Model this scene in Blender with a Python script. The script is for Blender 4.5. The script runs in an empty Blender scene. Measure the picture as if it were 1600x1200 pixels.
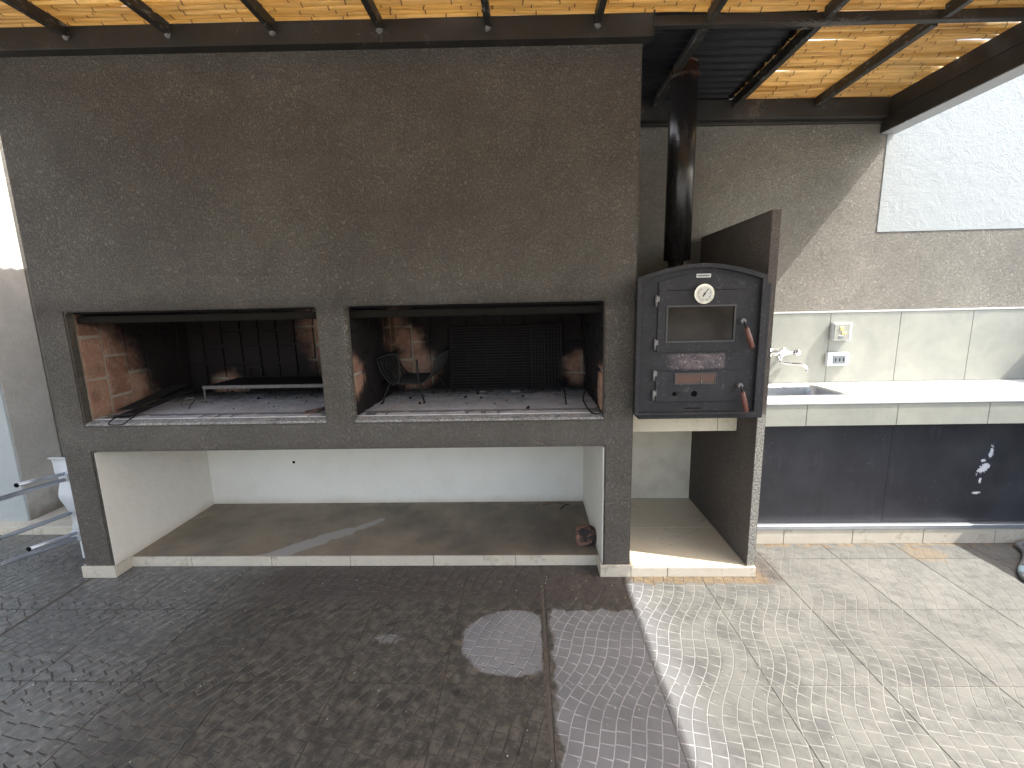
import bpy, bmesh, math, random
from mathutils import Vector, Matrix, noise
random.seed(7)
scn = bpy.context.scene
COL = scn.collection
R = math.radians

# ------------------------------------------------------------ camera
F, PITCH, YAW, ROLL, DIST, EYE = 699.91, 0.171, 0.034, -0.022, 2.31, 1.5
cam = bpy.data.objects.new('camera', bpy.data.cameras.new('camera'))
COL.objects.link(cam)
cam.data.sensor_width = 36; cam.data.lens = F/1600*36
cam.data.clip_start = .05; cam.data.clip_end = 500
cy, sy, cp, sp, cr, sr = math.cos(YAW), math.sin(YAW), math.cos(PITCH), math.sin(PITCH), math.cos(ROLL), math.sin(ROLL)
fw = Vector((-sy*cp, cy*cp, -sp)); rt = Vector((cy, sy, 0)); up = Vector((-sy*sp, cy*sp, cp))
r2 = rt*cr + up*sr; u2 = -rt*sr + up*cr
M = Matrix.Identity(4)
for i in range(3):
    M[i][0], M[i][1], M[i][2] = r2[i], u2[i], -fw[i]
M.translation = Vector((0, -DIST, EYE))
cam.matrix_world = M
scn.camera = cam

# ------------------------------------------------------------ sky, sun, exposure
TOSUN = Vector((1, -.26, 1.36)).normalized()
w = bpy.data.worlds.new('World'); scn.world = w; w.use_nodes = True
wn = w.node_tree.nodes; bg = wn['Background']
sky = wn.new('ShaderNodeTexSky'); sky.sky_type = 'NISHITA'; sky.sun_disc = False
sky.dust_density = 4.0; sky.ozone_density = .6; sky.air_density = 1.2; sky.sun_elevation = math.asin(TOSUN.z)
sky.sun_rotation = math.atan2(TOSUN.x, TOSUN.y)
w.node_tree.links.new(sky.outputs[0], bg.inputs[0]); bg.inputs[1].default_value = .15
sl = bpy.data.lights.new('sun', 'SUN'); sl.energy = 2.5; sl.angle = R(.4); sl.color = (1, .975, .915)
so = bpy.data.objects.new('sun', sl); COL.objects.link(so)
so.rotation_euler = TOSUN.to_track_quat('Z', 'Y').to_euler(); so.location = (4, -2, 7)
scn.view_settings.view_transform = 'Standard'; scn.view_settings.look = 'None'
scn.view_settings.gamma = 1; scn.view_settings.use_curve_mapping = False
scn.view_settings.exposure = 2.15
scn.cycles.max_bounces = 10; scn.cycles.diffuse_bounces = 6; scn.cycles.transmission_bounces = 8

# ------------------------------------------------------------ node expressions
class E:
    nt = None
    def __init__(s, sock): s.s = sock
def V(x): return x.s if isinstance(x, E) else x
def mth(op, *a, clamp=False):
    n = E.nt.nodes.new('ShaderNodeMath'); n.operation = op; n.use_clamp = clamp
    for i, x in enumerate(a):
        x = V(x)
        if isinstance(x, (int, float)): n.inputs[i].default_value = x
        else: E.nt.links.new(x, n.inputs[i])
    return E(n.outputs[0])
E.__add__ = lambda a, b: mth('ADD', a, b); E.__radd__ = lambda a, b: mth('ADD', b, a)
E.__sub__ = lambda a, b: mth('SUBTRACT', a, b); E.__rsub__ = lambda a, b: mth('SUBTRACT', b, a)
E.__mul__ = lambda a, b: mth('MULTIPLY', a, b); E.__rmul__ = lambda a, b: mth('MULTIPLY', b, a)
def step(x, a, b):                     # 0 at a, 1 at b, smooth
    n = E.nt.nodes.new('ShaderNodeMapRange'); n.interpolation_type = 'SMOOTHSTEP'
    E.nt.links.new(V(x), n.inputs[0])
    if a > b:
        n.inputs[1].default_value = b; n.inputs[2].default_value = a; n.inputs[3].default_value = 1; n.inputs[4].default_value = 0
    else:
        n.inputs[1].default_value = a; n.inputs[2].default_value = b
    return E(n.outputs[0])
def mx(a, b): return mth('MAXIMUM', a, b)
def mn(a, b): return mth('MINIMUM', a, b)
def noi(vec, scale, detail=4, rough=.55, dist=0, out=0):
    n = E.nt.nodes.new('ShaderNodeTexNoise'); n.inputs['Scale'].default_value = scale
    n.inputs['Detail'].default_value = detail; n.inputs['Roughness'].default_value = rough; n.inputs['Distortion'].default_value = dist
    E.nt.links.new(V(vec), n.inputs['Vector']); return E(n.outputs[out])
def vor(vec, scale, feat='F1', out=0, rnd=1):
    n = E.nt.nodes.new('ShaderNodeTexVoronoi'); n.feature = feat; n.inputs['Scale'].default_value = scale
    n.inputs['Randomness'].default_value = rnd
    E.nt.links.new(V(vec), n.inputs['Vector']); return E(n.outputs[out])
def mul3(vec, sc):
    n = E.nt.nodes.new('ShaderNodeVectorMath'); n.operation = 'MULTIPLY'
    E.nt.links.new(V(vec), n.inputs[0]); n.inputs[1].default_value = sc; return E(n.outputs[0])
def mix(f, a, b):
    n = E.nt.nodes.new('ShaderNodeMix'); n.data_type = 'RGBA'
    for i, x in ((0, f), (6, a), (7, b)):
        x = V(x)
        if isinstance(x, (int, float)): n.inputs[i].default_value = x
        elif isinstance(x, tuple): n.inputs[i].default_value = (*x, 1)
        else: E.nt.links.new(x, n.inputs[i])
    return E(n.outputs[2])
def pos():
    return E(E.nt.nodes.new('ShaderNodeNewGeometry').outputs['Position'])
def objpos():
    return E(E.nt.nodes.new('ShaderNodeTexCoord').outputs['Object'])
def xyz(v):
    n = E.nt.nodes.new('ShaderNodeSeparateXYZ'); E.nt.links.new(V(v), n.inputs[0]); return [E(o) for o in n.outputs]
def rnd():
    return E(E.nt.nodes.new('ShaderNodeObjectInfo').outputs['Random'])
def mat(name, fn):
    m = bpy.data.materials.new(name); m.use_nodes = True; nt = m.node_tree; E.nt = nt
    b = nt.nodes['Principled BSDF']; d = fn()
    for k, key in (('color', 'Base Color'), ('rough', 'Roughness'), ('metal', 'Metallic'), ('spec', 'Specular IOR Level'), ('trans', 'Transmission Weight'), ('alpha', 'Alpha')):
        if k in d:
            x = V(d[k])
            if isinstance(x, tuple): b.inputs[key].default_value = (*x, 1)
            elif isinstance(x, (int, float)): b.inputs[key].default_value = x
            else: nt.links.new(x, b.inputs[key])
    if 'h' in d:
        bp = nt.nodes.new('ShaderNodeBump'); bp.inputs['Distance'].default_value = d.get('hd', .005); bp.inputs['Strength'].default_value = d.get('hs', 1)
        nt.links.new(V(d['h']), bp.inputs['Height']); nt.links.new(bp.outputs[0], b.inputs['Normal'])
    if 'translucent' in d:
        t = nt.nodes.new('ShaderNodeBsdfTranslucent'); ms = nt.nodes.new('ShaderNodeMixShader')
        ms.inputs[0].default_value = d['translucent']; c = V(d.get('tcolor', d['color']))
        if isinstance(c, tuple): t.inputs[0].default_value = (*c, 1)
        else: nt.links.new(c, t.inputs[0])
        nt.links.new(b.outputs[0], ms.inputs[1]); nt.links.new(t.outputs[0], ms.inputs[2])
        nt.links.new(ms.outputs[0], nt.nodes['Material Output'].inputs[0])
    return m

# ------------------------------------------------------------ materials
def stucco(c1, c2, depth=.004, sc=95):
    def f():
        p = pos()
        h = noi(p, sc, 3, .6, 1.6)
        hh = step(h, .35, .62)
        big = noi(p, 1.4, 5, .6); mid = noi(p, 9, 4, .6)
        c = mix(step(big, .3, .7), c1, c2)
        c = mix(step(mid, .45, .75)*.35, c, tuple(x*.72 for x in c1))
        sp = step(vor(p, 60), .10, .04)*step(noi(p, 3), .5, .62)*.35
        c = mix(sp, c, tuple(min(1, x*2.6) for x in c2))
        c = mix(step(h, .5, .36)*.5, c, tuple(x*.42 for x in c1))
        return dict(color=c, rough=.85, spec=.3, h=hh+.4*noi(p, sc*3, 2), hd=depth)
    return f
def dark_front():
    d = stucco((.118, .104, .089), (.168, .151, .13), .006, 80)()
    p = pos(); x, y, z = xyz(p); n = noi(p, 7, 5, .65)
    # pale scuffs and ash smears on the ledge under the openings
    led = step(z+n*.10, .79, .87)*step(z+n*.10, 1.0, .94)*step(y, .02, -.001)
    sc = step(noi(mul3(p, (1, 1, .25)), 60, 3, .7), .6, .72)*step(n, .42, .6)
    d['color'] = mix(led*(sc*.55+.13), d['color'], (.26, .25, .23))
    low = step(z, .35, .02)*step(n, .4, .65)*.35
    d['color'] = mix(low, d['color'], (.11, .105, .10))
    # crumbled jamb of the right opening shows pale mortar specks
    jam = step(x, -.98, -.95)*step(x, -.86, -.90)*step(z, .9, .95)*step(z, 1.56, 1.5)*step(y, -.004, .006)
    jam = mx(jam, step(x+n*.05, -.93, -.905)*step(x, -.86, -.90)*step(z, .9, .95)*step(z, 1.52, 1.45))
    d['color'] = mix(jam*step(noi(p, 110, 3, .7), .5, .58)*.8, d['color'], (.32, .31, .27))
    # soot licking out of the openings
    so_ = step(z+n*.08, 1.50, 1.56)*step(z+n*.12, 1.68, 1.58)*.3
    d['color'] = mix(so_, d['color'], (.03, .027, .024))
    return d
M_FRONT = mat('charcoal raked plaster', dark_front)
M_WALLD = mat('taupe raked plaster', stucco((.135, .115, .10), (.175, .15, .132)))
def back_wall():
    return stucco((.25, .235, .203), (.34, .322, .28), .0065, 85)()
M_BACKD = mat('grey brown coarse plaster', back_wall)
def white_wall():
    p = pos(); n = noi(p, 14, 6, .7, .6); f = noi(mul3(p, (1, 1, 1.6)), 38, 4, .7, 1)
    c = mix(step(n, .52, .75)*.5, (.32, .345, .345), (.265, .29, .29))
    return dict(color=c, rough=.8, h=step(f, .62, .72)*.7+n*1.5+.6*noi(p, 90, 3), hd=.003)
M_WHITE = mat('rough white plaster', white_wall)
def beige_wall():
    p = pos(); x, y, z = xyz(p); n = noi(p, 6, 6, .65); f = noi(p, 60, 4, .7, .6)
    c = mix(step(n, .35, .7), (.50, .495, .475), (.60, .59, .565))
    c = mix(step(z+n*.35, .45, .2)*.8, c, (.17, .14, .105))
    return dict(color=c, rough=.85, h=f, hd=.004)
M_BEIGE = mat('stained beige plaster', beige_wall)
def white_in():
    p = pos(); x, y, z = xyz(p); n = noi(p, 5, 6, .65)
    c = mix(step(n, .4, .75)*.25, (.68, .655, .60), (.52, .485, .42))
    c = mix(step(z+n*.12, .19, .09)*.6, c, (.42, .36, .27))
    sp = step(vor(p, 30), .05, .02)*step(noi(p, 4), .55, .6)
    c = mix(sp*.6, c, (.2, .17, .13))
    return dict(color=c, rough=.75, h=noi(p, 25, 4)+.3*noi(p, 120, 2), hd=.003)
M_WHIN = mat('white painted plaster', white_in)
def soot_field(spots, p):
    n = noi(p, 6, 5, .65)
    s = None
    for (cx, cy_, cz, r) in spots:
        v = E.nt.nodes.new('ShaderNodeVectorMath'); v.operation = 'DISTANCE'
        E.nt.links.new(V(p), v.inputs[0]); v.inputs[1].default_value = (cx, cy_, cz)
        d = E(v.outputs['Value'])
        k = step(d+(n-.5)*(.5*r+.12), r*1.25, r*.55)
        s = k if s is None else mx(s, k)
    return s
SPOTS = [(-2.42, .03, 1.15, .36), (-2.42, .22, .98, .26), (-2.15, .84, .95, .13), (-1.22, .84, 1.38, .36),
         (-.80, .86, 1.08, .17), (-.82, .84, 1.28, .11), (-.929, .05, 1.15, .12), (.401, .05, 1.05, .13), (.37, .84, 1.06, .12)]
def brick():
    p = pos(); o = rnd(); n = noi(p, 28, 5, .7); clean = soot_field(SPOTS, p)
    c = mix(o, (.24, .125, .09), (.34, .20, .145))
    c = mix(step(n, .45, .7)*.6, c, (.40, .31, .25))
    c = mix(step(noi(p, 9, 5), .52, .68)*.45, c, (.12, .06, .045))
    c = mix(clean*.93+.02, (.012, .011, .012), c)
    return dict(color=c, rough=.95, spec=.15, h=n+noi(p, 90, 3)*.5, hd=.006)
M_BRICK = mat('fired clay brick', brick)
def mortar():
    p = pos(); n = noi(p, 40, 4, .7); clean = soot_field(SPOTS, p)
    c = mix(n, (.30, .27, .22), (.45, .41, .35))
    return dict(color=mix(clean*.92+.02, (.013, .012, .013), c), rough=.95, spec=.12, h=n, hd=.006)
M_MORTAR = mat('lime mortar', mortar)
def hearthm():
    p = pos(); x, y, z = xyz(p); n = noi(p, 9, 6, .7); g = noi(mul3(p, (.5, 1, 1)), 45, 5, .75, .5)
    c = mix(step(n, .3, .7), (.62, .61, .63), (.44, .43, .44))
    c = mix(step(g, .55, .7)*.6, c, (.10, .095, .10))
    c = mix(step(vor(p, 70), .09, .03)*.5, c, (.6, .6, .58))
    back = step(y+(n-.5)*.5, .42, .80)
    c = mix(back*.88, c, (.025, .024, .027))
    c = mix(step(y+n*.06, .09, .03)*.35, c, (.18, .17, .15))
    return dict(color=c, rough=.95, h=g+n*1.2, hd=.008)
M_HEARTH = mat('ash covered hearth', hearthm)
def sillm():
    p = pos(); x, y, z = xyz(p); n = noi(p, 12, 6, .7); g = noi(p, 85, 4, .7)
    c = mix(step(g, .4, .65), (.20, .19, .18), (.40, .39, .375)); c = mix(step(n, .5, .68)*.6, c, (.09, .083, .077))
    c = mix(step(y+n*.1, .14, .07), (.2, .195, .2), c)
    return dict(color=c, rough=.95, h=g+n, hd=.008)
M_SILL = mat('ash dusted plaster sill', sillm)
M_SOOT = mat('soot', lambda: dict(color=mix(noi(pos(), 12, 5), (.008, .008, .009), (.022, .020, .019)), rough=.95, spec=.08, h=noi(pos(), 40, 4), hd=.006))
def concrete_shelf():
    p = pos(); x, y, z = xyz(p); n = noi(p, 3.2, 6, .62); f = noi(p, 40, 5, .7)
    c = mix(step(n, .35, .7), (.235, .195, .14), (.155, .13, .098))
    dk = step(noi(p, 2.3, 4, .6, 0)+step(x, -1.2, .2)*.22,   .52, .82)
    c = mix(dk*.6, c, (.065, .056, .048))
    c = mix(step(f, .58, .72)*.25, c, (.07, .06, .05))
    c = mix(step(vor(p, 26), .06, .025)*.8, c, (.03, .025, .022))
    edge = mx(step(y, .74, .85), step(x, -2.25, -2.4))*step(noi(p, 14, 4), .4, .6)*.5
    c = mix(edge, c, (.30, .26, .19))
    # dried spill, pale
    def band(px_, py_, qx, qy, w0):
        dx, dy = qx-px_, qy-py_; L = math.hypot(dx, dy); t = ((x-px_)*dx+(y-py_)*dy)*(1/L/L)
        tc = mth('ADD', t, 0, clamp=True)
        ex = x-px_-tc*dx; ey = y-py_-tc*dy
        return step(mth('SQRT', ex*ex+ey*ey)+(noi(p, 11, 4)-.5)*.07, w0, w0-.02)
    s = mx(mx(band(-1.55, .10, -1.33, .30, .07), band(-1.33, .32, -1.20, .40, .06)), band(-1.2, .40, -1.03, .56, .035))
    s = mx(s, band(-1.72, .10, -1.48, .105, .03))
    c = mix(s*.85, c, (.33, .31, .295))
    return dict(color=c, rough=.55+.3*n, h=f, hd=.0015)
M_SHELF = mat('stained screed', concrete_shelf)
def ceramic(c1, c2, dirt=.5):
    def f():
        p = pos(); x, y, z = xyz(p); n = noi(p, 7, 6, .65); s = noi(mul3(p, (1, 1, 5)), 14, 4, .7); o = rnd()
        c = mix(step(n, .3, .75), c1, c2)
        c = mix(step(s, .55, .8)*.3, c, tuple(k*.7 for k in c1))
        c = mix(step(n+noi(p, 40, 3)*.4, .72, .9)*dirt, c, (.17, .13, .08))
        c = mix(o*.12, c, tuple(k*.8 for k in c2))
        return dict(color=c, rough=.38, h=n, hd=.001)
    return f
M_PLINTH = mat('beige ceramic tile', ceramic((.44, .40, .33), (.53, .49, .41)))
M_CREAM = mat('cream ceramic tile', ceramic((.62, .54, .40), (.70, .62, .47), .25))
def cement_tile():
    p = pos(); n = noi(p, 3.5, 6, .7, .4); o = rnd(); m = noi(p, 30, 4, .6)
    c = mix(step(n, .32, .68), (.335, .338, .292), (.265, .275, .245))
    c = mix(step(m, .62, .8)*.2, c, (.33, .33, .3)); c = mix(o*.15, c, (.34, .325, .27))
    return dict(color=c, rough=.33, h=m, hd=.0006)
M_CEMT = mat('pale cement look tile', cement_tile)
M_GROUT = mat('grey grout', lambda: dict(color=mix(noi(pos(), 20, 4), (.26, .245, .21), (.4, .38, .33)), rough=.9))
def ctop():
    p = pos(); n = noi(p, 8, 5)
    return dict(color=mix(n, (.58, .58, .56), (.66, .65, .63)), rough=.3)
M_CTOP = mat('white counter tile', ctop)
def black_panel():
    p = pos(); x, y, z = xyz(p); n = noi(p, 4, 6, .7); s = noi(mul3(p, (1, 1, .18)), 26, 4, .7)
    c = mix(step(n, .35, .7), (.022, .022, .027), (.036, .036, .043))
    c = mix(step(s, .58, .75)*.35, c, (.085, .085, .09))
    c = mix(step(vor(p, 24), .07, .03)*step(noi(p, 2.5), .42, .6)*.8, c, (.33, .33, .34))
    c = mix(step(z+n*.1, .22, .12)*.25, c, (.10, .10, .10))
    # flaked paint patches
    def blot(cx, cz, rx, rz, sk=0):
        u = (x-cx+(z-cz)*sk)*(1/rx); v = (z-cz)*(1/rz)
        return step(mth('SQRT', u*u+v*v)+(noi(p, 60, 5, .75)-.5)*2.6, .8, .7)
    b = mx(mx(blot(2.785, .575, .016, .05), blot(2.755, .475, .034, .045, -.6)), mx(blot(2.745, .525, .018, .010), mx(blot(2.745, .395, .01, .02), blot(2.735, .318, .028, .010))))
    c = mix(b, c, (.62, .63, .66))
    return dict(color=c, rough=.42+.2*n, h=n*.6+b, hd=.0012)
M_PANEL = mat('black painted board', black_panel)
def steelf(col, rough, metal=1, var=.5):
    def f():
        p = objpos(); n = noi(p, 12, 5, .7); m = noi(mul3(p, (1, 1, .15)), 60, 3)
        return dict(color=mix(step(n, .4, .7)*var, col, tuple(k*.6 for k in col)), rough=rough+.15*m, metal=metal, h=m, hd=.0003)
    return f
M_CHROME = mat('chrome', steelf((.78, .79, .8), .08, 1, .2))
M_SINK = mat('brushed stainless steel', steelf((.55, .56, .58), .25))
M_ALU = mat('brushed aluminium', steelf((.55, .58, .63), .3, .8, .2))
def pergola_paint():
    p = pos(); n = noi(p, 5, 6, .7); m = noi(p, 70, 3, .6)
    c = mix(step(n, .35, .7), (.017, .015, .0125), (.027, .0235, .020))
    c = mix(step(n+m*.4, .78, .9)*.5, c, (.10, .095, .085))
    return dict(color=c, rough=.55, h=m, hd=.0008)
M_STEEL = mat('dark painted steel', pergola_paint)
def rafter_paint():
    d = pergola_paint(); p = pos()
    d['color'] = mix(step(noi(mul3(p, (1, .4, 1)), 48, 3, .7), .60, .66)*.7, d['color'], (.28, .27, .25))
    return d
M_BOUNCE = mat('grey bounce light tone', lambda: dict(color=mix(noi(pos(), 6, 5), (.26, .275, .285), (.33, .34, .35)), rough=.45))  # light grey stands in for sunlit ground reflected on the beam underside
M_RAFTER = mat('chipped dark painted steel', rafter_paint)
def corr():
    p = pos(); n = noi(mul3(p, (.4, 1, 1)), 22, 5, .7)
    c = mix(step(n, .5, .75)*.6, (.017, .018, .021), (.06, .064, .072))
    return dict(color=c, rough=.5, metal=.3, h=n, hd=.001)
M_CORR = mat('black painted sheet', corr)
def cane():
    p = objpos(); o = rnd(); w_ = pos(); n = noi(mul3(w_, (.6, 8, 1)), 16, 4, .6)
    c = mix(o, (.50, .31, .10), (.88, .68, .34))
    c = mix(step(n, .45, .75)*.5, c, (.40, .22, .06))
    st = noi(mul3(p, (3, 110, 110)), 1, 3, .6); c = mix(step(st, .45, .65)*.5, c, (.34, .19, .06))
    return dict(color=c, rough=.4, translucent=.48, tcolor=mix(.3, c, (.98, .76, .34)))
M_CANE = mat('dry golden cane', cane)
M_NODE = mat('cane node', lambda: dict(color=mix(rnd(), (.09, .045, .02), (.2, .11, .045)), rough=.7))
M_POLY = mat('clear roofing sheet', lambda: dict(color=(.85, .87, .88), rough=.3, translucent=.85, tcolor=(.95, .96, .97)))
def oven_paint():
    p = pos(); x, y, z = xyz(p); n = noi(p, 10, 6, .7); m = noi(p, 60, 4, .7)
    c = mix(step(n, .35, .7), (.019, .018, .020), (.030, .028, .031))
    # heat worn strip under the oven window
    a = step(z+(m-.5)*.05, 1.168, 1.185)*step(z+(m-.5)*.03, 1.258, 1.245)*step(x+(m-.5)*.1, .68, .74)*step(x, .985, .965)*step(y, -.05, -.07)
    c = mix(a*(.35+.5*step(noi(p, 22, 5, .7), .42, .6)), c, (.15, .115, .12))
    c = mix(a*step(noi(p, 90, 3), .6, .66)*.7, c, (.32, .28, .28))
    c = mix(step(m+n*.3, .74, .82)*.35, c, (.13, .12, .12))
    c = mix(step(noi(p, 35, 4, .6), .66, .72)*step(z, 1.25, 1.1)*.5, c, (.12, .07, .055))
    return dict(color=c, rough=.5+.2*n, spec=.3, h=m, hd=.0008)
M_OVEN = mat('heat resistant black paint', oven_paint)
def pipem():
    p = pos(); x, y, z = xyz(p); n = noi(mul3(p, (3, 3, 1)), 9, 5, .7)
    c = mix(step(n, .35, .7), (.012, .011, .0115), (.022, .019, .0185))
    c = mix(step(z+n*.15, 2.74, 2.84)*.7, c, (.12, .055, .03))
    return dict(color=c, rough=.27, h=n, hd=.0008)
M_PIPE = mat('black flue enamel', pipem)
M_WORN = mat('worn grey metal', lambda: dict(color=mix(noi(pos(), 90, 4), (.10, .095, .095), (.24, .23, .22)), rough=.5, metal=.3))
M_BEAD = mat('dull window bead', lambda: dict(color=mix(noi(pos(), 90, 4), (.03, .028, .028), (.09, .087, .084)), rough=.6))
M_GLASS = mat('smoked oven glass', lambda: dict(color=mix(step(noi(pos(), 7, 4), .4, .7), (.022, .019, .016), (.034, .029, .024)), rough=.10, spec=.2))
M_VGLASS = mat('rusty vent glass', lambda: dict(color=mix(noi(mul3(pos(), (3, 1, 1)), 20, 4), (.05, .018, .011), (.10, .045, .028)), rough=.3))
M_WOOD = mat('varnished reddish wood', lambda: dict(color=mix(noi(mul3(objpos(), (9, 9, 1)), 20, 4), (.085, .025, .017), (.17, .06, .038)), rough=.35))
M_DIAL = mat('dial white', lambda: dict(color=(.62, .60, .54), rough=.5, spec=.2))
M_BLACK = mat('flat black', lambda: dict(color=(.005, .005, .006), rough=.9, spec=.05))
M_IRON = mat('blackened iron', lambda: dict(color=mix(noi(pos(), 40, 4), (.010, .009, .010), (.035, .032, .032)), rough=.75, spec=.2))
M_ASHIRON = mat('ash dusted iron', lambda: dict(color=mix(noi(pos(), 50, 4), (.06, .057, .054), (.18, .17, .165)), rough=.8))
M_PLASTIC = mat('white plastic', lambda: dict(color=mix(step(noi(pos(), 12, 5), .5, .8)*.4, (.55, .57, .60), (.4, .39, .37)), rough=.4))
M_IVORY = mat('ivory switch plastic', lambda: dict(color=(.30, .30, .26), rough=.4))
M_SWGREY = mat('grey socket face', lambda: dict(color=(.16, .18, .19), rough=.35))
M_YEL = mat('yellow lamp lens', lambda: dict(color=(.50, .47, .20), rough=.4))
M_HOSE = mat('grey hose', lambda: dict(color=mix(noi(pos(), 30, 3), (.13, .135, .14), (.20, .205, .21)), rough=.4))
M_HOSEB = mat('light blue hose band', lambda: dict(color=(.30, .42, .48), rough=.4))
M_STONE = mat('charred broken brick', lambda: dict(color=mix(step(noi(pos(), 22, 5, .7), .42, .6), (.025, .022, .022), (.22, .115, .085)), rough=.95, h=noi(pos(), 50, 4), hd=.008))
M_PLATE = mat('silver maker plate', lambda: dict(color=(.52, .50, .47), rough=.35, metal=.4))

X4, XM6, TP, TY0 = .074, .074-6*.435, .435, -.737
def floorm():
    p = pos(); x, y, z = xyz(p)
    n = noi(p, 3.0, 6, .65); f = noi(p, 22, 5, .72); fine = noi(p, 130, 3, .7)
    jit = (noi(p, 13, 3, .6)-.5)*.11
    big = (noi(p, 2.2, 3)-.5)*.10
    xx = x+jit; yy = y+jit
    # washed area: right of the wide joint, and a rounded patch to its left
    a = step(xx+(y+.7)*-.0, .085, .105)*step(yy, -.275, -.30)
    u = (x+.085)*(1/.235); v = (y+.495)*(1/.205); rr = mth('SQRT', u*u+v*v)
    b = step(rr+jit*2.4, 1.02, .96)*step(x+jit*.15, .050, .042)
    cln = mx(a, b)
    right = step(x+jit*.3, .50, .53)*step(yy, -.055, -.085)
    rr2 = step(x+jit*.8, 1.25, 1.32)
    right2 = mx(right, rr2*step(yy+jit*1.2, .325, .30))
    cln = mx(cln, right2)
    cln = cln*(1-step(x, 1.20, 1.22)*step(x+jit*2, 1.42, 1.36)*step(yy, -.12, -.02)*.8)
    # clean stone colours: bluish grey near the joint, sandy towards the right
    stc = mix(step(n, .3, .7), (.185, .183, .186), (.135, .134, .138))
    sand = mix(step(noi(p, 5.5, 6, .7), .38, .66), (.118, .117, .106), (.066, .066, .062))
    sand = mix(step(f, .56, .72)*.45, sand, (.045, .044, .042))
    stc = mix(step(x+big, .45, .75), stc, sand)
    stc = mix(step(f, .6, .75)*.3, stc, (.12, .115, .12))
    # dusty film that fills the relief far to the right
    film = step(x+big*3+y*.5, 1.1, 1.9)*.55
    stc = mix(film*step(noi(p, 16, 5, .7), .35, .6), stc, (.155, .152, .138))
    # greasy dirty stone
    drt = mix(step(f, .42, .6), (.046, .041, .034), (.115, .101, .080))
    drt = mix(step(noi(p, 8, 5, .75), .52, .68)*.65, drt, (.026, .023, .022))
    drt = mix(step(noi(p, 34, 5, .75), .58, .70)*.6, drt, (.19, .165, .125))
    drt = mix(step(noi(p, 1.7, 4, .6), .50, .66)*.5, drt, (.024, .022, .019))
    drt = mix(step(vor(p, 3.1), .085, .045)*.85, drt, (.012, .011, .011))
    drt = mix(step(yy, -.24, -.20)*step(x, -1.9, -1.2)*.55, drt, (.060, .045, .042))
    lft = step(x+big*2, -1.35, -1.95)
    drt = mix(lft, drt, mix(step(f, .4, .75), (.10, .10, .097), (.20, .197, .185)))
    # grease drips, pale specks
    spk = step(vor(p, 32), .10, .05)*step(noi(mul3(p, (1, 1, 1)), 2.6, 3), .53, .62)*step(yy, -.36, -.3)
    drt = mix(spk*.8, drt, (.42, .41, .38))
    wp = (x+.66)*(1/.07); wq = (y+.49)*(1/.035)
    drt = mix(step(mth('SQRT', wp*wp+wq*wq)+(noi(p, 50, 4)-.5)*2.2, 1, .6)*.8, drt, (.2, .2, .19))
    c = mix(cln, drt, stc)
    c = mix(rnd()*.22, c, (.045, .042, .038)); c = mix(step(noi(p, 11, 6, .75), .60, .70)*.3*step(x, .5, .8), c, (.05, .048, .045))
    # ochre stain bands against the kerbs in the sun
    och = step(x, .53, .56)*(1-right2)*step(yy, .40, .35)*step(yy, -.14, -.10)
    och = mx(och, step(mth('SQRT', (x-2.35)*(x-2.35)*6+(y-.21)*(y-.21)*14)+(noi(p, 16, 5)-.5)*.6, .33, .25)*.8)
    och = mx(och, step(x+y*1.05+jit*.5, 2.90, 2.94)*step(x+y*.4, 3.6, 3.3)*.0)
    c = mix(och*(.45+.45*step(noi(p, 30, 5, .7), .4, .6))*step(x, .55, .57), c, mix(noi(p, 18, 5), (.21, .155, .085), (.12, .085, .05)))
    # grooves
    g = step(z, -.0003, -.0010)
    gr = mix(cln, (.042, .036, .030), mix(step(x, .5, .8), (.30, .297, .305), (.185, .182, .167)))
    gr = mix((1-cln)*lft*.7, gr, (.06, .055, .05))
    c = mix(g*mix_amt(cln, n)*(1-step(x+y*.6, .7, 1.9)*.6), c, gr)
    ro = .50+.25*f
    ro = ro-lft*(1-cln)*.36-(1-cln)*.16+cln*.12
    return dict(color=c, rough=ro, spec=.5, h=f+fine*.5+n, hd=.0022)
def mix_amt(cln, n): return (1-cln)*.75+cln*(.6+.4*step(n, .62, .4))
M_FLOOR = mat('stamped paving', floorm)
def jointm():
    p = pos(); x, y, z = xyz(p); jit = (noi(p, 13, 3, .6)-.5)*.11; n = noi(p, 40, 4)
    cl = mx(step(x+jit, .10, .12)*step(y+jit, -.275, -.30), step(x, .56, .58))
    return dict(color=mix(cl, mix(n, (.035, .03, .026), (.11, .09, .07)), mix(n, (.17, .165, .14), (.25, .245, .215))), rough=.9)
M_JOINT = mat('paving joint sand', jointm)
M_GROUND = mat('bare concrete ground', lambda: dict(color=mix(step(noi(pos(), .8, 7, .65), .3, .7), (.26, .25, .23), (.34, .325, .295)), rough=.9, h=noi(pos(), 15, 5), hd=.01))

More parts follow.
